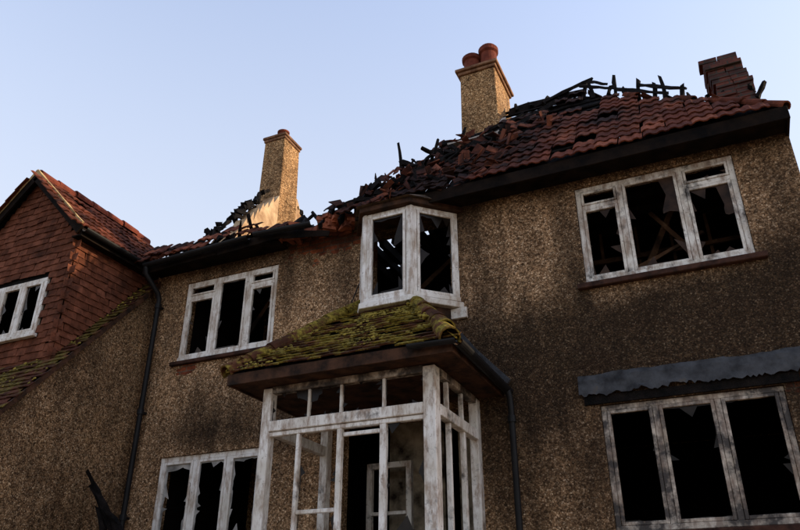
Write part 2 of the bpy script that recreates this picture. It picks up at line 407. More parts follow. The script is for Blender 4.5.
b.poly([(-2.4,2.12,EZ+2.43*M-.1),(-1.2,2.12,EZ+2.43*M-.08),(HX-.03,4.6,EZ-.05),(-2.6,4.6,EZ-.05),(-2.7,3.4,EZ+1.2*M-.05)])
b.obj('roof_underboarding',CHAR,HOUSE,fixn=False)
b=MB()
for k in range(11):
    x=-3.35+k*.42
    smax=min(ridge_s,(HX-.08-x)*SL)
    t=smax if x>-2.5 else min(smax,R.uniform(1.2,3.0))
    if x>-2.2 and x<-1: t=smax+R.uniform(-.1,.12)
    b.beam(roofpt(x,-.02,-.09),roofpt(x+R.uniform(-.03,.03),t,-.09),.05,.10,.008,6)
for k in range(12):
    s=.5+k*.3;x0=-3.5+R.uniform(-.1,.6)+.1*k*.5;x1=min(1.1-s/SL,-.6+R.uniform(-.4,.3))
    if x1>x0: b.beam(roofpt(x0,s,-.01),roofpt(x1,s+R.uniform(-.05,.05),-.01),.045,.03,.008,8)
b.beam((-2.35,2.1,EZ+2.45*M-.02),(-1.05,2.1,EZ+2.45*M+.0),.05,.16,.015,8)
for k in range(13):
    x=-7.2+k*.30
    L=R.uniform(.25,.6)+(.25 if k>9 else 0)
    b.beam(roofpt(x,-.05,-.1),roofpt(x+R.uniform(-.1,.1),L,-.1+R.uniform(-.03,.05)),.05,.09,.010,4)
J=random.Random(21)
for k in range(75):
    s=J.uniform(.05,2.6);x=-3.75+.42*s+J.uniform(-.5,.75)
    p=Vector(roofpt(x,s,J.uniform(-.12,.07)))
    d=Vector((J.uniform(-1,1),J.uniform(-.2,.7),J.uniform(-.2,.75))).normalized()*J.uniform(.2,.6)
    b.beam(p-d*.5,p+d*.5,J.uniform(.03,.08),J.uniform(.03,.09),.010,4,J)
for (p,q,w) in [((-3.62,.5,7.45),(-3.70,.5,8.20),.05),((-3.9,.1,7.0),(-3.0,1.2,8.15),.08),((-3.4,.7,7.6),(-2.6,1.5,8.6),.09),((-3.95,-.05,6.95),(-3.2,.3,7.5),.09),
                ((-3.75,.4,7.2),(-3.5,.6,7.9),.05),((-3.1,1.3,8.2),(-2.9,1.35,8.85),.05),((-2.6,.9,8.0),(-1.5,1.7,9.15),.09),((-2.9,.6,7.8),(-2.0,1.6,9.0),.08),((-4.3,-.2,6.8),(-3.6,.2,7.25),.08)]:
    b.beam(p,q,w,w,.008,5)
for t,dz,dx in [(.95,.22,.05),(.88,.34,-.06),(.80,.18,.10),(.74,.42,.02),(.66,.22,-.08),(.61,.34,.05),(.52,.28,.03),(.46,.42,-.04),(.40,.24,.06),(.34,.14,-.05)]:
    p=Vector((HX-2.45*t,EY+2.45*t,EZ+2.45*t*M));b.beam(p-Vector((0,0,.1)),p+Vector((dx,.05,dz)),.06,.07,.014,3)
for (ta,tb,h) in [(.97,.70,.16),(.72,.45,.12),(.9,.78,.26),(.60,.36,.22)]:
    pa=Vector((HX-2.45*ta,EY+2.45*ta,EZ+2.45*ta*M+h));pb=Vector((HX-2.45*tb,EY+2.45*tb,EZ+2.45*tb*M+h*.8));b.beam(pa,pb,.04,.05,.010,6)
for x in(-2.2,-1.95,-1.75,-1.5,-1.3):
    b.beam((x,2.05,EZ+2.85),(x+R.uniform(-.08,.12),2.15,EZ+2.92+R.uniform(.05,.18)),.05,.07,.01,3)
b.beam((-1.9,2.1,9.50),(-.9,2.0,9.66),.05,.07,.01,6)
b.obj('charred_rafters',CHAR,HOUSE,fixn=True)
b=MB()
for k in range(260):
    s=J.uniform(0,2.6);x=-3.8+.42*s+J.uniform(-.5,1.6)
    p=Vector(roofpt(x,s,J.uniform(-.02,.10)));a=Vector((J.gauss(0,1),J.gauss(0,.6),J.gauss(0,.6))).normalized();c=a.cross(Vector((J.gauss(0,.4),-.77,.64))).normalized()
    w=J.uniform(.06,.2);l=J.uniform(.08,.26)
    n=a.cross(c)*.012
    P=[p,p+a*w,p+a*w+c*l,p+c*l*J.uniform(.4,1)]
    i=len(b.v);b.v+=[tuple(q) for q in P]+[tuple(q+n) for q in P]
    b.f+=[(i,i+1,i+2,i+3),(i+7,i+6,i+5,i+4)]+[(i+e,i+(e+1)%4,i+4+(e+1)%4,i+4+e) for e in range(4)]
b.obj('slipped_tiles',TBURN,HOUSE,fixn=True)
def ridge(name,p,q,n,r,m,skip=()):
    p=Vector(p);q=Vector(q);d=(q-p);L=d.length/n;d.normalize()
    a=d.cross(Vector((0,0,1))).normalized();u=a.cross(d).normalized()
    b=MB()
    for k in range(n):
        if k in skip: continue
        lift=R.uniform(0,.016);tilt=R.uniform(-.03,.03)
        i=len(b.v)
        for e,(tt,rr) in enumerate(((0,r*1.07),(1.06,r*.93))):
            c=p+d*(L*(k+tt))+u*(lift)+a*tilt
            for s in range(9):
                an=math.pi*(-.12+1.24*s/8)
                for q_ in (rr,rr-.016):
                    b.v.append(tuple(c+a*math.cos(an)*q_+u*(math.sin(an)*q_-r*.25)))
        for s in range(8):
            o=i+2*s;o2=i+18+2*s
            b.f.append((o,o+2,o2+2,o2));b.f.append((o+1,o2+1,o2+3,o+3));b.f.append((o,o+1,o+3,o+2));b.f.append((o2,o2+2,o2+3,o2+1))
    return b.obj(name,m,HOUSE)
ridge('hip_ridge_tiles',(HX-.02,EY+.02,EZ+.01),(HX-2.45,2.1,EZ+2.45*M+.0),15,.058,TMAIN,(4,6,7,8,10,11,12,13,14))
b=MB()
b.box(-3.95,HX,-.345,-.315,6.46,6.62);b.box(-3.95,HX-.001,-.314,-.01,6.50,6.53);b.box(HX-.03,HX-.002,-.314,4.6,6.46,6.62)
b.obj('eaves_fascia_and_soffit',BOARD,HOUSE,bevel=.004)
b=MB()
for (xa,xb,dz) in [(-7.55,-6.2,0),(-6.19,-5.1,.02)]:
    b.beam((xa,-.33,6.48+dz),(xb,-.33,6.50+dz*1.5),.03,.16,.006,8)
b.beam((-5.1,-.33,6.52),(-4.35,-.30,6.38),.03,.12,.008,6)
b.box(-7.5,-5.2,-.30,-.01,6.47,6.50)
b.obj('left_eaves_fascia',BOARD,HOUSE)
b=MB()
def gutter(b,p,q,r=.055):
    p=Vector(p);q=Vector(q);d=(q-p).normalized();a=d.cross(Vector((0,0,1))).normalized();i=len(b.v)
    for c in(p,q):
        for s in range(9):
            an=math.pi+math.pi*s/8
            for rr in(r,r-.006): b.v.append(tuple(c+a*math.cos(an)*rr+Vector((0,0,1))*math.sin(an)*rr))
    for s in range(8):
        o=i+2*s;o2=i+18+2*s
        b.f+=[(o,o+2,o2+2,o2),(o+1,o2+1,o2+3,o+3)]
gutter(b,(-7.45,-.42,6.50),(-5.6,-.42,6.56));gutter(b,(-5.5,-.42,6.58),(-4.55,-.44,6.52))
b.obj('left_gutter',BLACKP,HOUSE)
def pipe(name,pts,r,m=BLACKP,collars=()):
    cu=bpy.data.curves.new(name,'CURVE');cu.dimensions='3D';cu.bevel_depth=r;cu.bevel_resolution=4
    sp=cu.splines.new('POLY');sp.points.add(len(pts)-1)
    for p,q in zip(sp.points,pts): p.co=(*q,1)
    o=bpy.data.objects.new(name,cu);col.objects.link(o);cu.materials.append(m);o.parent=HOUSE
    if collars:
        b=MB()
        for (x,y,z) in collars:
            n=12;b.prism([(x+math.cos(2*math.pi*k/n)*(r+.012),y+math.sin(2*math.pi*k/n)*(r+.012)) for k in range(n)],'z',z,z+.07)
            b.box(x-.02,x+.02,y,y+.12,z+.02,z+.05)
        b.obj(name+'_brackets',m,HOUSE)
pipe('left_downpipe',[(-7.42,-.42,6.46),(-7.42,-.40,6.36),(-7.38,-.14,6.14),(-7.37,-.10,6.05),(-7.37,-.10,1.2)],.038,collars=[(-7.37,-.10,5.9),(-7.37,-.10,4.3),(-7.37,-.10,2.9)])
pipe('bay_downpipe',[(-2.10,-.14,4.0),(-2.08,-.12,3.9),(-2.08,-.09,3.78),(-2.08,-.09,1.2)],.034,collars=[(-2.08,-.09,3.62),(-2.08,-.09,2.4)])
pipe('loose_cable',[(-3.95,-.02,6.4),(-4.02,-.03,6.1),(-4.0,-.02,5.75),(-4.12,-.03,5.45),(-4.1,-.02,5.2)],.008)

# ---------------------------------------------------------------- chimneys
CAPM=simple('chimney_cap_brick',(.10,.045,.022),(.30,.16,.085),7,.9,.6,.01)
def stack(name,x0,x1,y0,y1,z0,z1,m,cap=.05):
    b=MB()
    zb=z1-1.6
    b.box(x0-.02,x1+.02,y0-.02,y1+.02,z0,zb)
    i=len(b.v)
    for z,e in((zb,.02),(z1-.20,-.0)):
        b.v+=[(x0-e,y0-e,z),(x1+e,y0-e,z),(x1+e,y1+e,z),(x0-e,y1+e,z)]
    b.f+=[(i,i+1,i+5,i+4),(i+1,i+2,i+6,i+5),(i+2,i+3,i+7,i+6),(i+3,i,i+4,i+7),(i+4,i+5,i+6,i+7)]
    b.obj(name+'_stack',m,HOUSE,bevel=.012)
    b=MB();b.box(x0-cap*.6,x1+cap*.6,y0-cap*.6,y1+cap*.6,z1-.20,z1-.14)
    b.box(x0-cap*1.3,x1+cap*1.3,y0-cap*1.3,y1+cap*1.3,z1-.139,z1-.08)
    b.obj(name+'_brick_cap',CAPM,HOUSE,bevel=.010)
    b=MB()
    b.v+=[(x0-cap,y0-cap,z1-.079),(x1+cap,y0-cap,z1-.079),(x1+cap,y1+cap,z1-.079),(x0-cap,y1+cap,z1-.079),(x0+.12,y0+.12,z1+.05),(x1-.12,y0+.12,z1+.05),(x1-.12,y1-.12,z1+.05),(x0+.12,y1-.12,z1+.05)]
    b.f+=[(0,1,5,4),(1,2,6,5),(2,3,7,6),(3,0,4,7),(4,5,6,7)]
    b.obj(name+'_flaunching',FLASH,HOUSE,bevel=.01)
def pot(b,x,y,z,h,r):
    pr=[(r*1.12,0),(r*1.12,h*.12),(r*.98,h*.16),(r*.9,h*.7),(r*1.12,h*.76),(r*1.14,h*.92),(r*.95,h),(r*.7,h),(r*.68,h*.5)]
    n=20;i=len(b.v)
    for (rr,zz) in pr:
        for k in range(n): b.v.append((x+math.cos(2*math.pi*k/n)*rr,y+math.sin(2*math.pi*k/n)*rr,z+zz))
    for a in range(len(pr)-1):
        for k in range(n): b.f.append((i+a*n+k,i+a*n+(k+1)%n,i+(a+1)*n+(k+1)%n,i+(a+1)*n+k))
stack('chimney_right',-3.03,-2.42,1.6,2.5,1.4,10.36,PEBC,.055)
stack('chimney_left',-7.40,-6.93,2.1,2.65,1.4,10.62,PEBC,.03)
b=MB();pot(b,-2.88,1.85,10.33,.40,.155);pot(b,-2.57,1.85,10.33,.50,.155);pot(b,-2.70,2.25,10.33,.44,.14);pot(b,-7.15,2.35,10.6,.20,.11);b.obj('chimney_pots',TERRA,HOUSE,smooth=False)
b=MB()
b.beam(roofpt(-3.1,2.22,.02),roofpt(-2.30,2.22,.02),.16,.03,.006,6)
b.beam(roofpt(-2.36,2.2,.02),roofpt(-2.36,3.3,.02),.10,.03,.006,5)
b.obj('chimney_flashing',FLASH,HOUSE)
b=MB()
JJ=random.Random(4)
for r in range(22):
    z=7.0+r*.077
    sh=.0 if r<14 else -(r-14)*.020
    for (x,y) in [(.74,1.0),(.97,1.0),(.74,1.23),(.97,1.23)]:
        if r>17 and JJ.random()<.3: continue
        j=lambda:JJ.uniform(-.014,.014)
        b.box(x+sh+j(),x+.225+sh+j(),y+j(),y+.225+j(),z,z+.070)
b.box(.66,1.12,.96,1.5,8.40,8.46)
b.box(.76,1.16,1.02,1.42,7.0,8.3)
b.obj('broken_brick_chimney',BRICK,HOUSE,bevel=.004)
b=MB()
for k in range(12):
    p=Vector((JJ.uniform(.6,1.2),JJ.uniform(.9,1.4),JJ.uniform(7.6,8.5)));b.beam(p,p+Vector((JJ.uniform(-.3,.2),-.05,JJ.uniform(-.1,.25))),.06,.05,.012,3,JJ)
b.obj('broken_chimney_debris',CHAR,HOUSE)
b=MB()
PR=random.Random(12)
pts=[];y=0
while y<2.2:
    y+=PR.uniform(.12,.25);pts.append((y,6.62+1.20*y+PR.uniform(-.07,.05)))
    pts.append((y+.02,6.62+1.20*y+PR.uniform(-.14,-.02)))
pts+=[(2.7,9.3),(3.0,8.85),(3.2,8.65),(3.5,8.1),(3.9,7.75),(4.3,6.95),(4.44,6.62),(4.44,6.565),(.06,6.565)]
b.prism(pts,'x',-7.15,-6.92)
b.obj('party_wall',LIT,HOUSE)
b=MB()
for k in range(55):
    y=PR.uniform(.1,1.9);z=6.72+1.20*y
    d=Vector((PR.uniform(-.3,.3),PR.uniform(.3,1),PR.uniform(.2,1))).normalized()*PR.uniform(.15,.38)
    p=Vector((-7.13+PR.uniform(-.14,.08),y,z+PR.uniform(.0,.08)));b.beam(p-d*.5,p+d*.5,.07,.07,.014,3,PR)
for k in range(34):
    y=PR.uniform(2.75,3.7);z=9.3-1.15*(y-2.6);p=Vector((-6.98,y,z));d=Vector((PR.uniform(-.4,.6),PR.uniform(-1,1),PR.uniform(-.4,.8))).normalized()*PR.uniform(.1,.4)
    b.beam(p-d*.5,p+d*.5,.07,.07,.014,3,PR)
b.obj('party_wall_burnt_timbers',CHAR,HOUSE)
b=MB()
for k in range(130):
    x=PR.uniform(-5.3,-3.9);y=PR.uniform(-.27,.2);z=6.50+PR.uniform(0,.22);a=PR.uniform(0,3)
    b.beam((x,y,z),(x+.2*math.cos(a),y+.2*math.sin(a),z+PR.uniform(-.05,.06)),.10,.065,.006,1,PR)
b.obj('loose_bricks',RUB,HOUSE)
b=MB()
for k in range(70):
    x=PR.uniform(-7.0,-3.8);p=Vector((x,PR.uniform(-.2,.3),6.66+PR.uniform(0,.22)));d=Vector((PR.gauss(0,1),PR.uniform(-.4,.4),PR.uniform(-.2,.5))).normalized()*PR.uniform(.15,.6)
    b.beam(p-d*.5,p+d*.5,.05,.05,.012,3,PR)
b.obj('wall_plate_burnt_debris',CHAR,HOUSE)

# ---------------------------------------------------------------- windows
def jag_glass(b,x0,x1,z0,z1,y,kmin,kmax,rn,cx=.5,cz=.5,b0=.95,b1=1.0,spike=.08,big=.5):
    """remnant glass round the edge of a light: thin rim, a few spikes, sometimes one retained piece"""
    ox=x0+(x1-x0)*cx;oz=z0+(z1-z0)*cz;n=44
    angs=sorted([2*math.pi*(i+rn.uniform(-.42,.42))/n for i in range(n)]+[math.atan2(zz-oz,xx-ox)%(2*math.pi) for xx in(x0,x1) for zz in(z0,z1)])
    pts=[]
    sec=rn.uniform(0,2*math.pi);sw=rn.uniform(.5,1.4) if rn.random()<big else 0
    sk0,sk1=rn.uniform(kmin*.7,kmin*1.1),rn.uniform(kmin,.95)
    base=rn.uniform(b0,b1);spk=False
    for a in angs:
        dx,dz=math.cos(a),math.sin(a)
        t=min(((x1-ox)/dx if dx>1e-6 else (x0-ox)/dx if dx<-1e-6 else 9e9),((z1-oz)/dz if dz>1e-6 else (z0-oz)/dz if dz<-1e-6 else 9e9))
        base=min(b1,max(b0,base+rn.uniform(-.05,.05)));k=base
        if not spk and rn.random()<spike: k=rn.uniform(.65,.92)*base;spk=True
        else: spk=False
        dd=(a-sec)%(2*math.pi)
        if dd<sw: k=min(k,sk0+(sk1-sk0)*abs(2*dd/sw-1)+rn.uniform(-.03,.03))
        pts.append(((ox+dx*t,oz+dz*t),(ox+dx*t*k,oz+dz*t*k)))
    for i in range(len(pts)):
        (o1,i1),(o2,i2)=pts[i],pts[(i+1)%len(pts)]
        b.quad((o1[0],y,o1[1]),(o2[0],y,o2[1]),(i2[0],y,i2[1]),(i1[0],y,i1[1]))
def window(name,loc,rot,w,z0,z1,mull,trans,fm,gm,kr=(.6,1.0),seed=1,y0=.03,depth=.07,fw=.055,sash=.038,gk={}):
    rn=random.Random(seed);b=MB();y1=y0+depth
    b.box(0,w,y0,y1,z1-fw,z1);b.box(0,w,y0-.02,y1,z0,z0+fw)
    b.box(0,fw,y0+.001,y1-.001,z0+fw,z1-fw);b.box(w-fw,w,y0+.001,y1-.001,z0+fw,z1-fw)
    ed=[fw];mw=fw*.55
    for m_ in mull:
        b.box(m_-mw,m_+mw,y0-.004,y1-.001,z0+fw,z1-fw);ed+=[m_-mw,m_+mw]
    ed.append(w-fw)
    g=MB()
    for k in range(len(ed)//2):
        a,c=ed[2*k],ed[2*k+1]
        if trans[k]:
            t=trans[k];b.box(a,c,y0-.002,y1-.001,t-.028,t+.028);cells=[(z0+fw,t-.028),(t+.028,z1-fw)]
        else: cells=[(z0+fw,z1-fw)]
        for ci,(d,e) in enumerate(cells):
            s=sash*(1 if e-d>.5 else .8);ys=y0-.012+rn.uniform(-.003,.003);ye=y0+.03
            p=.003
            b.box(a+p,a+s,ys,ye,d+p,e-p);b.box(c-s,c-p,ys,ye,d+p,e-p)
            b.box(a+s,c-s,ys+.001,ye-.001,d+p,d+s);b.box(a+s,c-s,ys+.001,ye-.001,e-s,e-p)
            km,kx=kr
            jag_glass(g,a+s-.004,c-s+.004,d+s-.004,e-s+.004,y0+.012,km,kx,rn,rn.uniform(.4,.6),rn.uniform(.4,.6),**gk)
    M4=Matrix.Translation(Vector(loc))@Matrix.Rotation(rot,4,'Z')
    o=b.obj(name+'_frame',fm,HOUSE,bevel=.004);o.matrix_world=M4
    o2=g.obj(name+'_broken_glass',gm,HOUSE,fixn=False);o2.matrix_world=M4
    return o
def winat(name,key,mull,trans,fm,gm,**k):
    x0,x1,z0,z1=WIN[key]
    window(name,(x0+.003,0,0),0,x1-x0-.006,z0+.003,z1-.003,[m-x0 for m in mull],trans,fm,gm,**k)
winat('upper_right_window','RU',[-.62,.06],[6.12,None,6.12],WHITER,GLR,kr=(.4,.98),seed=9,fw=.062,gk=dict(big=.6))
winat('lower_right_window','RL',[-.61,-.02],[None,None,None],WHITED,GLD,kr=(.85,1.0),seed=5,fw=.055,gk=dict(b0=.97,big=0,spike=.04))
winat('upper_left_window','LU',[-6.40,-5.84],[6.03,None,6.03],WHITE,GLG,kr=(.6,.99),seed=6,fw=.066,gk=dict(b0=.95,big=.3))
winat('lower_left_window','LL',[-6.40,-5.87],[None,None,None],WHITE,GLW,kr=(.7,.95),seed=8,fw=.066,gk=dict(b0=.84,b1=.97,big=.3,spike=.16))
b=MB()
b.box(-1.22,.74,-.07,.02,5.05,5.115);b.box(-7.03,-5.27,-.06,.02,4.97,5.025);b.box(-7.05,-5.25,-.06,.02,2.39,2.455);b.box(-1.22,.66,-.06,.02,2.39,2.455)
b.obj('window_sills',SILL,HOUSE,bevel=.008)
b=MB();n=90;LR=random.Random(2)
xs=[-1.34+(2.3)*i/n for i in range(n+1)]
rows=[(4.06,-.004),(4.05,-.03),(4.0,-.045),(3.95,-.05),(3.89,-.055),(3.83,-.06)]
nr=len(rows)
for i,x in enumerate(xs):
    for j,(z,y) in enumerate(rows):
        w=.014*nz(x*5,j*1.3)+.022*nz(x*2,2)+.008*nz(x*14,j*2.0,4)
        b.v.append((x,y-abs(w)*.8*(1 if j else 0),z+w*1.1+((LR.uniform(-.025,.015)+.03*nz(x*9,9)) if j==nr-1 else 0)))
for i in range(n):
    for j in range(nr-1):
        a=i*nr+j
        b.f.append((a,a+1,a+nr+1,a+nr))
o=b.obj('lead_lintel_flashing',LEAD,HOUSE,fixn=True);o.modifiers.new('s','SOLIDIFY').thickness=.006
b=MB();b.box(-1.30,.74,-.03,-.002,3.73,3.82);b.obj('burnt_lintel',CHAR,HOUSE)

# ---------------------------------------------------------------- oriel
OX0,OX1,OY=-3.74,-3.11,-.45
wz0,wz1=5.17,6.42
OG=dict(big=1.0,b0=.90,spike=.18)
window('oriel_front_window',(OX0+.02,OY,0),0,OX1-OX0-.02,wz0,wz1,[],[None],WHITE,GLD,kr=(.35,.95),seed=14,y0=0,fw=.055,gk=OG)
Lr=math.hypot(.46,.45)
window('oriel_right_window',(OX1+.035,OY+.01,0),math.atan2(.45,.46),Lr-.03,wz0,wz1,[],[None],WHITE,GLD,kr=(.35,.95),seed=19,y0=0,fw=.055,gk=OG)
window('oriel_left_window',(-4.02,0,0),math.atan2(-.45,.28),math.hypot(.45,.28)-.02,wz0,wz1,[],[None],WHITE,GLD,kr=(.3,.95),seed=18,y0=0,fw=.05,gk=OG)
b=MB()
b.prism([(OX1-.045,OY-.015),(OX1+.03,OY-.02),(OX1+.06,OY+.04),(OX1+.0,OY+.09),(OX1-.045,OY+.06)],'z',wz0,wz1)
b.prism([(OX0-.05,OY+.02),(OX0-.01,OY-.015),(OX0+.03,OY-.012),(OX0+.03,OY+.07)],'z',wz0,wz1)
b.prism([(-4.08,-.001),(-3.77,-.50),(-3.09,-.50),(-2.59,-.001)],'z',5.09,5.165)
b.box(-2.80,-2.55,-.05,-.002,4.95,5.085)
b.obj('oriel_posts_and_sill',WHITE,HOUSE,bevel=.006)
b=MB()
b.prism([(-4.10,-.001),(-3.78,-.53),(-3.08,-.53),(-2.55,-.001)],'z',6.425,6.50)
b.prism([(-4.0,-.002),(-3.74,-.42),(-3.12,-.42),(-2.70,-.002)],'z',4.6,5.088)
b.obj('oriel_head_and_base',STAIN,HOUSE,bevel=.006)
b=MB()
e=[(-4.14,0.0,6.505),(-3.80,-.58,6.505),(-3.07,-.58,6.505),(-2.50,0.0,6.505)];t=[(-3.95,0,6.72),(-3.72,-.2,6.72),(-3.13,-.2,6.72),(-2.75,0,6.72)]
for k in range(3): b.quad(e[k],e[k+1],t[k+1],t[k])
b.poly(t[::-1]);b.poly(e)
b.obj('oriel_roof',simple('oriel_felt',(.03,.022,.017),(.15,.10,.065),7,.9,.5,.01),HOUSE,fixn=True)

# ---------------------------------------------------------------- ground floor bay
BX0,BX1,BY=-4.44,-2.46,-1.36
b=MB()
b.box(BX1-.13,BX1,BY,BY+.13,2.40,3.93)
b.box(BX0,BX0+.11,BY,BY+.11,2.40,3.93)
b.box(BX1-.10,BX1-.002,-.12,-.002,2.40,3.93)
b.box(BX0+.002,BX0+.1,-.12,-.002,2.40,3.93)
b.box(BX0+.11,BX1-.13,BY-.01,BY+.08,3.46,3.57)
b.box(BX0+.11,BX1-.13,BY+.01,BY+.07,3.41,3.455)
b.box(BX0-.03,BX1+.03,BY-.05,BY+.14,2.33,2.398)
b.box(BX1-.08,BX1+.008,BY+.13,-.12,3.46,3.57)
b.box(BX1-.11,BX1+.04,BY+.145,-.002,2.335,2.396)
for x in(-3.88,-3.50,-3.02):
    b.box(x-.016,x+.016,BY+.02,BY+.06,3.57,3.87)
for x,w in((-3.98,.02),(-3.50,.028),(-3.02,.035)):
    b.box(x-w,x+w,BY+.012,BY+.068,2.398,3.41)
b.box(-3.46,-3.06,BY+.02,BY+.05,3.33,3.37)
b.box(-3.96,-3.53,BY+.02,BY+.05,2.62,2.66)
for y in(-.95,-.52): b.box(BX1-.07,BX1-.02,y-.018,y+.018,3.57,3.87)
for y,w in((-.92,.02),(-.50,.025)): b.box(BX1-.07,BX1-.014,y-w,y+w,2.398,3.46)
b.box(BX0+.0,BX0+.08,BY+.11,-.12,3.46,3.57)
b.obj('bay_window_frame',WHITEB,HOUSE,bevel=.006)
b=MB()
b.box(BX0+.11,BX1-.13,BY+.005,BY+.09,3.87,3.945);b.box(BX1-.085,BX1-.005,BY+.13,-.12,3.87,3.945)
b.obj('bay_window_head',WHITED,HOUSE,bevel=.004)
g=MB();gr=random.Random(31)
for (a,c) in((-4.33,-3.90),(-3.86,-3.52),(-3.48,-3.04),(-3.0,-2.60)):
    jag_glass(g,a,c,3.57,3.87,BY+.04,.5,.98,gr)
for (a,c) in((-3.94,-3.53),(-2.98,-2.60)): jag_glass(g,a,c,2.4,3.41,BY+.04,.8,1.0,gr)
g.obj('bay_broken_glass',GLD,HOUSE,fixn=False)
b=MB();b.box(BX0+.02,BX1-.02,BY+.02,BY+.2,1.0,2.33);b.box(BX1-.2,BX1-.021,BY+.2,-.001,1.0,2.33);b.box(BX0+.02,BX0+.2,BY+.2,-.001,1.0,2.33)
b.obj('bay_dwarf_wall',PEBC,HOUSE)
EYb,EZb=-1.64,4.05
RX0,RX1=-4.74,-2.16
TX0,TX1=-3.98,-3.32;TZ=5.34
Vf=Vector((0,-EYb,TZ-EZb));Lf=Vf.length
def kf(u,v):
    t=v/Lf;X=RX0+u
    return RX0+(TX0-RX0)*t-.03<X<RX1+(TX1-RX1)*t+.03 and t<1
tiles('bay_roof_tiles_front',(RX0,EYb,EZb),(1,0,0),Vf,RX1-RX0,Lf,.165,.105,kf,TMOSS,'plain',.016,.010,rn=random.Random(9),wobble=.03,break_=.015)
Vr=Vector((TX1-RX1,0,TZ-EZb));Lr_=Vr.length
def kr_(u,v): return u>v/Lr_*(-EYb)-.02 and u< -EYb
tiles('bay_roof_tiles_right',(RX1,EYb,EZb),(0,1,0),Vr,-EYb,Lr_,.165,.105,kr_,TMOSS,'plain',.016,.010,rn=random.Random(10),wobble=.03)
Vl=Vector((TX0-RX0,0,TZ-EZb));Ll=Vl.length
def kl(u,v): return u< -EYb-v/Ll*(-EYb)+.02 and u>0
tiles('bay_roof_tiles_left',(RX0,0,EZb),(0,-1,0),Vl,-EYb,Ll,.165,.105,kl,TMOSS,'plain',.016,.008,rn=random.Random(11))
b=MB()
A=(RX0+.02,EYb+.02,EZb-.0);B=(RX1-.02,EYb+.02,EZb);C=(RX1-.02,-.003,EZb);Dd=(RX0+.02,-.003,EZb);T0=(TX0,-.003,TZ-.02);T1=(TX1,-.003,TZ-.02)
b.poly([A,B,T1,T0]);b.poly([B,C,T1]);b.poly([Dd,A,T0]);b.poly([A,Dd,C,B])
b.obj('bay_roof_structure',CHAR,HOUSE)
b=MB()
b.box(RX0+.01,RX1-.01,EYb+.012,EYb+.035,3.93,4.05);b.box(RX1-.036,RX1-.011,EYb+.036,-.004,3.93,4.05);b.box(RX0+.011,RX0+.036,EYb+.036,-.004,3.93,4.05)
b.box(RX0+.037,RX1-.037,EYb+.036,-.005,3.95,3.97)
b.obj('bay_fascia_and_soffit',STAIN,HOUSE,bevel=.003)
ridge('bay_hip_tiles_right',(RX1,EYb,EZb+.03),(TX1,-.05,TZ+.03),7,.10,TMOSS)
ridge('bay_hip_tiles_left',(RX0,EYb,EZb+.03),(TX0,-.05,TZ+.03),7,.09,TMOSS)
b=MB();b.beam((TX1+.04,-.10,TZ+.06),(TX1+.22,-.42,TZ-.22),.22,.10,.015,3);b.obj('displaced_ridge_tile',TERRA,HOUSE)
b=MB();gutter(b,(RX1+.05,EYb-.02,4.02),(RX1+.05,-.02,3.99));gutter(b,(RX1+.05,EYb-.055,4.02),(-2.6,EYb-.055,4.03),.040);b.obj('bay_gutter',BLACKP,HOUSE)
b=MB();b.beam((RX1+.06,-.03,4.09),(TX1+.05,-.03,TZ+.06),.03,.07,.003,8);b.beam((-2.70,-.06,4.82),(-2.10,-.10,4.02),.05,.05,.002,3);b.obj('bay_abutment_flashing',LEAD,HOUSE)
def moss(name,n,fn,seed,smin=.012,smax=.04):
    import bmesh
    rn=random.Random(seed);b=MB()
    bm=bmesh.new();bmesh.ops.create_icosphere(bm,subdivisions=1,radius=1)
    bv=[v.co.copy() for v in bm.verts];bf=[[v.index for v in f.verts] for f in bm.faces];bm.free()
    for k in range(n):
        r=fn(rn)
        if r is None: continue
        p,nn=r;s=rn.uniform(smin,smax);i=len(b.v)
        for v in bv:
            q=v*s*rn.uniform(.7,1.3);q=q-nn*(q.dot(nn)*.45)
            b.v.append(tuple(Vector(p)+q))
        for f in bf: b.f.append(tuple(i+a for a in f))
    b.obj(name,MOSS,HOUSE,fixn=False,smooth=True)
nf=Vector((0,-(TZ-EZb),-EYb)).normalized()
def mf(rn):
    t=rn.random();a=rn.random();row=int(t*Lf/.105)*.105/Lf
    t=row+rn.gauss(0,.008)
    if t<0 or t>1: return None
    x=RX0+(TX0-RX0)*t+a*((RX1+(TX1-RX1)*t)-(RX0+(TX0-RX0)*t))
    if nz(x*1.9,t*3.2,6)+.3*nz(x*8,t*9)<.14-.28*t: return None
    return (Vector((x,EYb-EYb*t,EZb+(TZ-EZb)*t))+nf*.034,nf)
moss('bay_roof_moss',2000,mf,3,.008,.026)
def mh(rn):
    t=rn.random();p=Vector((RX1,EYb,EZb+.10)).lerp(Vector((TX1,-.05,TZ+.10)),t)
    return (p+Vector((rn.gauss(-.09,.03),rn.gauss(-.02,.02),-.03)),Vector((0,0,1))) if t>.3 else None
moss('bay_hip_moss',150,mh,5,.012,.035)

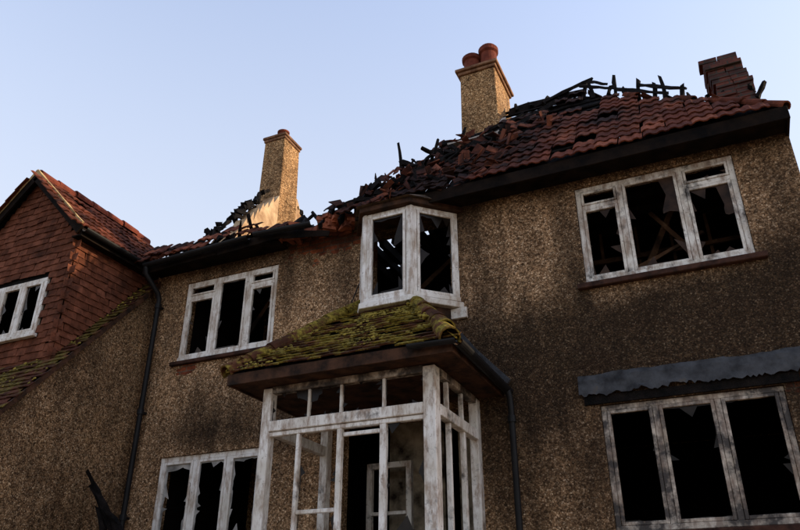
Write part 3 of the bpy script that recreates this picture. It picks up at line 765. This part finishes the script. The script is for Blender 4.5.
# ---------------------------------------------------------------- catslide and tile-hung wing
CZ0=6.39
def cats(x,d,h=0): return (x,-d,CZ0-M*d)
WX=-7.82;WY=-1.37
Lc=3.4*SL
def kc(u,v):
    X=-12+u;Y=-3.4+v/SL
    if X>-7.50: return False
    if X<WX-.02 and Y>WY+.02 and X>-9.95: return False
    return Y<.12
tiles('catslide_roof_tiles',(-12,-3.4,CZ0-M*3.4),(1,0,0),VD,4.6,Lc+.3,.165,.105,kc,TCAT,'plain',.014,.006,rn=random.Random(14),wobble=.015)
b=MB();b.poly([(-12,-3.4,CZ0-M*3.4-.01),(-7.52,-3.4,CZ0-M*3.4-.01),(-7.52,0.1,CZ0+.1*M-.01),(-12,.1,CZ0+.1*M-.01)])
b.obj('catslide_roof_structure',CHAR,HOUSE)
b=MB();b.beam((-7.50,.05,CZ0+.03),(-7.50,-3.4,CZ0-M*3.4-.03),.035,.07,.002,10);b.obj('catslide_verge',STAIN,HOUSE)
ncs=Vector((0,-M,1)).normalized()
def mc(rn):
    x=rn.uniform(-9.6,-7.52);d=rn.uniform(.1,2.6)
    if x<WX and d<-WY: return None
    if nz(x*2,d*2,2)<.0: return None
    return (Vector(cats(x,d))+ncs*.03,ncs)
moss('catslide_moss',900,mc,8,.008,.024)
GX=-8.87;GZ=7.86
def gable_top(x): return GZ-abs(x-GX)*1.06-.06
WW=(-9.52,-8.20,5.17,6.02)
def kg(u,v):
    X=-9.95+u;Z=4.5+v
    if X<-9.92 or X>WX+.03: return False
    if Z>gable_top(X)-.02: return False
    if WW[0]-.05<X<WW[1]+.05 and WW[2]-.07<Z<WW[3]+.05: return False
    return True
tiles('gable_hung_tiles',(-9.95,WY,4.5),(1,0,0),(0,0,1),2.3,3.4,.165,.10,kg,THUNG,'plain',.013,.004,rn=random.Random(15),break_=.004)
def ks(u,v):
    Y=WY+u;Z=4.3+v
    return Z>CZ0+M*Y-.05 and Z<6.78 and Y<.3 and Y>WY-.02
tiles('wing_side_hung_tiles',(WX,WY,4.3),(0,1,0),(0,0,1),1.7,2.6,.165,.10,ks,THUNG,'plain',.013,.004,rn=random.Random(16))
b=MB()
yy=WY+.012
def gz(x): return gable_top(x)+.02
L0,L1=-9.93,WX-.012
b.poly([(L0,yy,4.3),(WW[0],yy,4.3),(WW[0],yy,gz(WW[0])),(L0,yy,gz(L0))])
b.poly([(WW[1],yy,4.3),(L1,yy,4.3),(L1,yy,gz(L1)),(WW[1],yy,gz(WW[1]))])
b.poly([(WW[0],yy,4.3),(WW[1],yy,4.3),(WW[1],yy,WW[2]),(WW[0],yy,WW[2])])
b.poly([(WW[0],yy,WW[3]),(WW[1],yy,WW[3]),(WW[1],yy,gz(WW[1])),(GX,yy,gz(GX)),(WW[0],yy,gz(WW[0]))])
b.poly([(L1,yy,4.3),(L1,1.0,4.3),(L1,1.0,6.78),(L1,yy,6.78)])
b.poly([(L0,yy,4.3),(L0,1.0,4.3),(L0,1.0,6.78),(L0,yy,6.78)])
b.poly([(L0,.95,4.3),(L1,.95,4.3),(L1,.95,6.78),(GX,.95,GZ-.05),(L0,.95,6.78)])
b.obj('wing_sheathing',CHAR,HOUSE,fixn=False)
window('wing_window',(WW[0],WY-.03,0),0,WW[1]-WW[0],WW[2],WW[3],[.45,.88],[None,None,None],WHITE,GLG,kr=(.3,.85),seed=41,y0=0,fw=.055,gk=dict(big=.8))
b=MB();b.box(WW[0]-.05,WW[1]+.05,WY-.09,WY-.02,WW[2]-.05,WW[2]-.003);b.obj('wing_window_sill',WHITE,HOUSE,bevel=.005)
ex=WX+.16;ez=GZ-(ex-GX)*1.0
Vw=Vector((GX-ex,0,GZ-ez));Lw=Vw.length
tiles('wing_roof_tiles_right',(ex,WY-.10,ez),(0,1,0),Vw,2.35,Lw,.235,.22,lambda u,v: v<Lw-.1 and u<2.35+.3*nz(v*3,1),TWING,'roll',.018,.008,rn=random.Random(17),break_=.03)
exl=GX-(ex-GX)
tiles('wing_roof_tiles_left',(exl,1.0,ez),(0,-1,0),(GX-exl,0,GZ-ez),2.45,Lw,.235,.22,lambda u,v: v<Lw-.1,TWING,'roll',.018,.006,rn=random.Random(18))
b=MB();b.poly([(ex,WY-.1,ez-.01),(ex,1.0,ez-.01),(GX,1.0,GZ-.01),(GX,WY-.1,GZ-.01)]);b.poly([(exl,WY-.1,ez-.01),(exl,1.0,ez-.01),(GX,1.0,GZ-.01),(GX,WY-.1,GZ-.01)])
b.obj('wing_roof_structure',CHAR,HOUSE)
ridge('wing_ridge_tiles',(GX,WY-.1,GZ+.02),(GX,.9,GZ+.02),7,.10,TERRA)
b=MB()
for s,xx in((1,ex),(-1,exl)):
    b.beam((GX,WY-.13,GZ-.05),(xx,WY-.13,ez-.05),.03,.13)
b.box(ex-.02,ex+.01,WY-.1,1.0,ez-.13,ez-.0);b.box(WX-.01,ex-.021,WY-.1,1.0,ez-.12,ez-.10)
b.obj('wing_bargeboards',BOARD,HOUSE)
VM=simple('verge_mortar',(.18,.115,.05),(.55,.39,.18),7,.9,.6,.01)
b=MB();b.beam((GX,WY-.128,GZ+.05),(ex+.02,WY-.128,ez+.05),.05,.055,.006,10);b.beam((GX,WY-.128,GZ+.05),(exl,WY-.128,ez+.05),.05,.045,.006,10)
b.obj('wing_verge_mortar',VM,HOUSE)
b=MB();gutter(b,(ex+.06,WY-.1,ez-.03),(ex+.06,.1,ez-.03));b.obj('wing_gutter',BLACKP,HOUSE)
tiles('roof_fragment_tiles',(-8.4,EY+.1,EZ+.02),(1,0,0),VD,1.2,1.0,.235,.22,lambda u,v: v<.55+.3*nz(u*3,8),TBURN,'roll',.02,.02,rn=random.Random(19))

# ---------------------------------------------------------------- charred timbers leaning outside
b=MB()
b.beam((-5.5,-.55,1.15),(-7.42,-.80,3.42),.05,.09,.018,26)
b.beam((-5.7,-.60,1.15),(-7.40,-.70,3.25),.05,.05,.014,22)
b.beam((-5.9,-.9,1.15),(-7.30,-.62,3.0),.06,.05,.016,20)
b.beam((-6.4,-.4,1.15),(-7.15,-.75,2.92),.05,.06,.016,16)
b.obj('charred_timber_pile',CHAR)

# ---------------------------------------------------------------- ground
def gzf(x,y):
    t=min(1,max(0,(y+6.8)/2.6));t=t*t*(3-2*t)
    return 1.2*t+.03*nz(x*.6,y*.6)
xs=[-600,-200,-80,-40]+[-24+i*.8 for i in range(60)]+[40,80,200,600]
ys=[-600,-200,-80,-40,-24]+[-16+i*.5 for i in range(60)]+[24,60,200,600]
b=MB()
for x in xs:
    for y in ys: b.v.append((x,y,gzf(x,y)))
ny=len(ys)
for i in range(len(xs)-1):
    for j in range(ny-1): b.f.append((i*ny+j,(i+1)*ny+j,(i+1)*ny+j+1,i*ny+j+1))
b.obj('ground',DIRT,smooth=True,fixn=False)

# ---------------------------------------------------------------- light
el=math.radians(22);az=math.radians(68)
w=bpy.data.worlds.new('World');scene.world=w;w.use_nodes=True
nt=w.node_tree;bg=nt.nodes['Background']
sk=nt.nodes.new('ShaderNodeTexSky');sk.sky_type='NISHITA';sk.sun_disc=False
sk.sun_elevation=el;sk.sun_rotation=az;sk.air_density=1.0;sk.dust_density=1.0;sk.ozone_density=1.3
tc=nt.nodes.new('ShaderNodeTexCoord');sx=nt.nodes.new('ShaderNodeSeparateXYZ');nt.links.new(tc.outputs['Generated'],sx.inputs[0])
hz=ramp(nt,sx.outputs[2],[(.0,.85),(.42,.76),(.58,.54),(.80,.24)])
gain=mix(nt,1.0,sk.outputs[0],(3.35,2.95,2.95),'MULTIPLY')
colr=mix(nt,hz,gain,(5.15,5.35,5.65))
nt.links.new(colr,bg.inputs[0]);bg.inputs[1].default_value=.15
sd=Vector((math.sin(az)*math.cos(el),math.cos(az)*math.cos(el),math.sin(el)))
l=bpy.data.lights.new('sun','SUN');l.energy=5.0;l.angle=math.radians(.5);l.color=(1,.77,.50)
lo=bpy.data.objects.new('sun',l);col.objects.link(lo);lo.rotation_euler=(-sd).to_track_quat('-Z','Y').to_euler();lo.location=(20,10,20)
# ---------------------------------------------------------------- camera
c=bpy.data.cameras.new('camera');c.sensor_width=36;c.lens=721/800*36;c.clip_end=3000;c.clip_start=.05
co=bpy.data.objects.new('camera',c);col.objects.link(co);co.location=(0,-7.6,1.6)
co.rotation_euler=(math.radians(90+27),0,math.radians(24.4));scene.camera=co
scene.view_settings.view_transform='Standard';scene.view_settings.look='None';scene.view_settings.exposure=0
